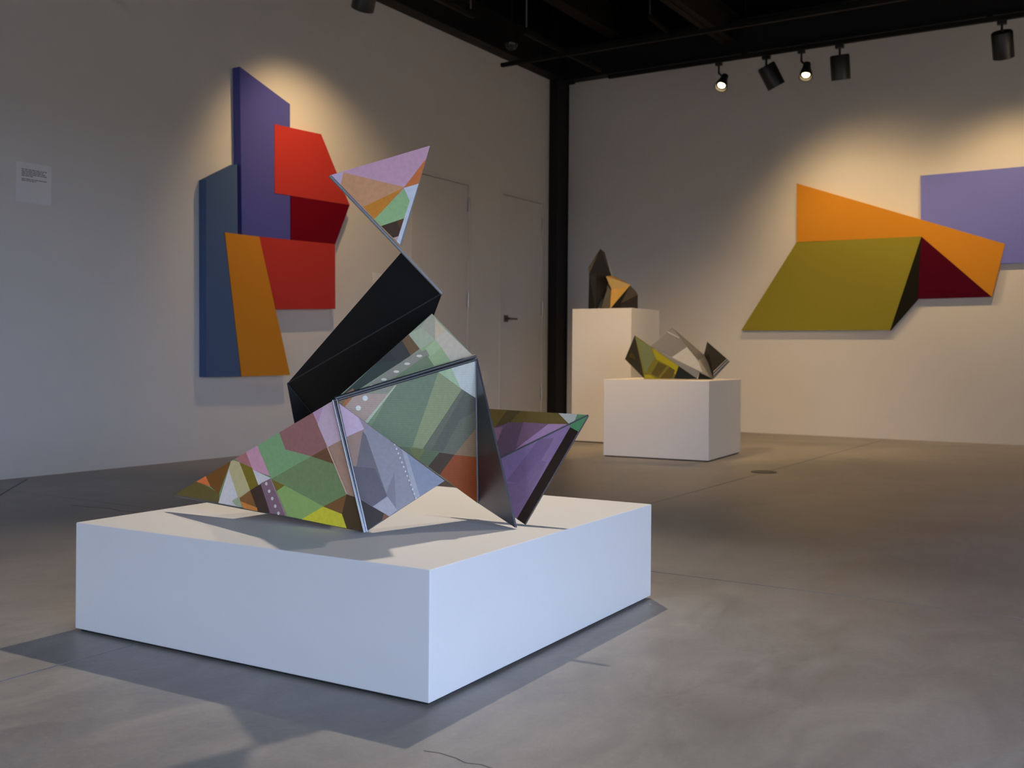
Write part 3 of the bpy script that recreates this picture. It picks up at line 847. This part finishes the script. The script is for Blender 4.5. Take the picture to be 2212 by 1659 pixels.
def spot(parent, loc, aim, power, angle, blend, col, radius=.03):
    l = bpy.data.lights.new('spot_light', 'SPOT')
    l.energy = power; l.color = col; l.spot_size = math.radians(angle); l.spot_blend = blend; l.shadow_soft_size = radius
    o = bpy.data.objects.new('spot_light', l); S.collection.objects.link(o)
    d = Vector(aim) - Vector(loc)
    o.rotation_euler = d.to_track_quat('-Z', 'Y').to_euler()
    o.parent = parent
    o.location = Vector(loc) - parent_origin(parent)
    return o

def can_lamp(label, base_, aim, power, angle, blend, col=WARM, L=.20, r=.082, drop=.10, on=True):
    """cylinder track head hanging on a short stem; aims along its axis."""
    base_ = Vector(base_)
    t = thing('track_spotlight', label, 'spotlight', base_, 'track spotlights')
    boxes('adapter', [(base_.x - .035, base_.y - .022, TZR - .035, base_.x + .035, base_.y + .022, TZR - .001)], M['lamp'], t)
    piv = base_ + Vector((0, 0, -drop))
    rod('stem', base_ + Vector((0, 0, -.03)), piv, .010, M['lamp'], t, 10)
    d = (Vector(aim) - piv).normalized()
    h = lathe('housing', [(-.012, r * .90), (0, r), (L, r), (L, r * .88), (L * .55, r * .55), (L * .54, .001)], piv + d * .004, piv + d, M['lamp'], t, 32)
    if on:
        lathe('lens', [(0, r * .52), (.004, r * .52)], piv + d * (L * .60), piv + d, M['bulb'], h, 24)
    spot(t, piv + d * (L * .72), aim, power, angle, blend, col)
    return t

def bullet_lamp(label, base_, head, aim, power, angle, blend, col=WARM):
    """small flared head on an arm, its glowing lens towards the room."""
    base_, head = Vector(base_), Vector(head)
    t = thing('track_spotlight', label, 'spotlight', base_, 'track spotlights')
    boxes('adapter', [(base_.x - .03, base_.y - .02, TZR - .03, base_.x + .03, base_.y + .02, TZR - .001)], M['lamp'], t)
    d = (Vector(aim) - head).normalized()
    k = base_ + Vector((0, 0, -.10))
    rod('arm', base_ + Vector((0, 0, -.02)), k, .009, M['lamp'], t, 10)
    rod('arm', k, head + d * .03, .009, M['lamp'], t, 10)
    h = lathe('housing', [(-.005, .02), (0, .032), (.055, .036), (.09, .048), (.15, .062), (.15, .055), (.12, .046), (.118, .001)], head, head + d, M['lamp'], t, 28)
    lathe('lens', [(0, .034), (.006, .030)], head + d * .125, head + d, M['bulb'], h, 24)
    spot(t, head + d * .16, aim, power, angle, blend, col)
    return t

LT = -.0
# lamps on the back track, left to right
bullet_lamp('small glowing spotlight at the left end of the back track', (-3.56, 9.245, TZR), (-3.50, 9.245, TZR - .135), (-3.62, 7.4, .8), 90, 50, .6)
can_lamp('black cylinder spotlight tilted down to the right on the back track', (-3.11, 9.245, TZR), (-2.15, 10.2, 1.1), 60, 132, 1.0)
bullet_lamp('brightest glowing spotlight in the middle of the back track', (-2.79, 9.245, TZR), (-2.74, 9.245, TZR - .13), (-2.5, 7.6, .2), 110, 70, .9)
can_lamp('black cylinder spotlight hanging straight, right of the brightest lamp', (-2.455, 9.245, TZR), (-2.455, 9.85, 1.2), 50, 126, 1.0)
can_lamp('black cylinder spotlight at the right edge above the violet panel', (-1.165, 9.245, TZR), (-1.13, 10.25, 1.5), 70, 116, 1.0)
# lamps that stand above the picture
can_lamp('black cylinder spotlight cut by the top edge above the left wall piece', (-4.81, 5.72, TZR), (XL, 6.30, 1.6), 82, 100, 1.0, L=.18, drop=.12)
can_lamp('black cylinder spotlight out of view above the large sculpture', (-2.45, 4.12, TZR), (-2.0, 2.2, .3), 265, 82, 1.0, KEYC)
can_lamp('second black cylinder spotlight out of view above the large sculpture', (-1.65, 4.12, TZR), (-1.95, 2.2, .4), 65, 60, 1.0, KEYC)
can_lamp('black cylinder spotlight out of view, turned to the tall plinth', (-3.4, 5.3, TZR), (-3.75, 8.1, .75), 350, 58, 1.0)
# unseen lamps and tracks, added for warm bounce light in the room
track('unseen black light track, added in front of the window wall to carry fill lamps', (1.25, 4.3, TZR), (1.25, 8.2, TZR), [(1.25, 4.5, .007, 'cable'), (1.25, 8.0, .007, 'cable')])
can_lamp('unseen spotlight added for bounce light, turned to the far end of the window wall', (1.25, 7.6, TZR), (XR, 7.6, 1.2), 430, 120, 1.0, KEYC)
can_lamp('unseen spotlight added for bounce light, turned to the window wall beside the glazing', (1.25, 5.0, TZR), (XR, 5.0, 1.2), 430, 120, 1.0, KEYC)
track('unseen black light track, added in front of the wall behind the viewer for a fill lamp', (-5.4, -2.4, TZR), (1.0, -2.4, TZR), [(-5.0, -2.4, .007, 'cable'), (0.6, -2.4, .007, 'cable')])
can_lamp('unseen spotlight added for bounce light, turned to the wall behind the viewer', (-4.6, -2.4, TZR), (-4.6, YF, 1.2), 560, 120, 1.0, KEYC)

p = onZ(1105, 102, 3.62)
sn = thing('ceiling_sensor', 'small black dome sensor with a bright glint beside the corner rails', 'sensor', (p.x, p.y, p.z))
lathe('dome', [(0, .004), (.012, .035), (.035, .055), (.06, .06)], (p.x, p.y, p.z - .03), (p.x, p.y, p.z + 1), M['glossdome'], sn, 24)
rod('stem', (p.x, p.y, p.z + .03), (p.x, p.y, ZC - .001), .008, M['track'], sn, 8)
a, b = onZ(1404, 36, 4.2), onZ(1462, 86, 4.2)
cp = thing('conduit', 'short dark pipe under the roof deck, left of the broad joist', 'pipe', a)
rod('pipe', a, b, .028, M['joist'], cp, 14)
rod('hanger', a + Vector((0, 0, .02)), (a.x, a.y, ZC - .001), .008, M['cable'], cp, 8)
rod('hanger', b + Vector((0, 0, .02)), (b.x, b.y, ZC - .001), .008, M['track'], cp, 8)
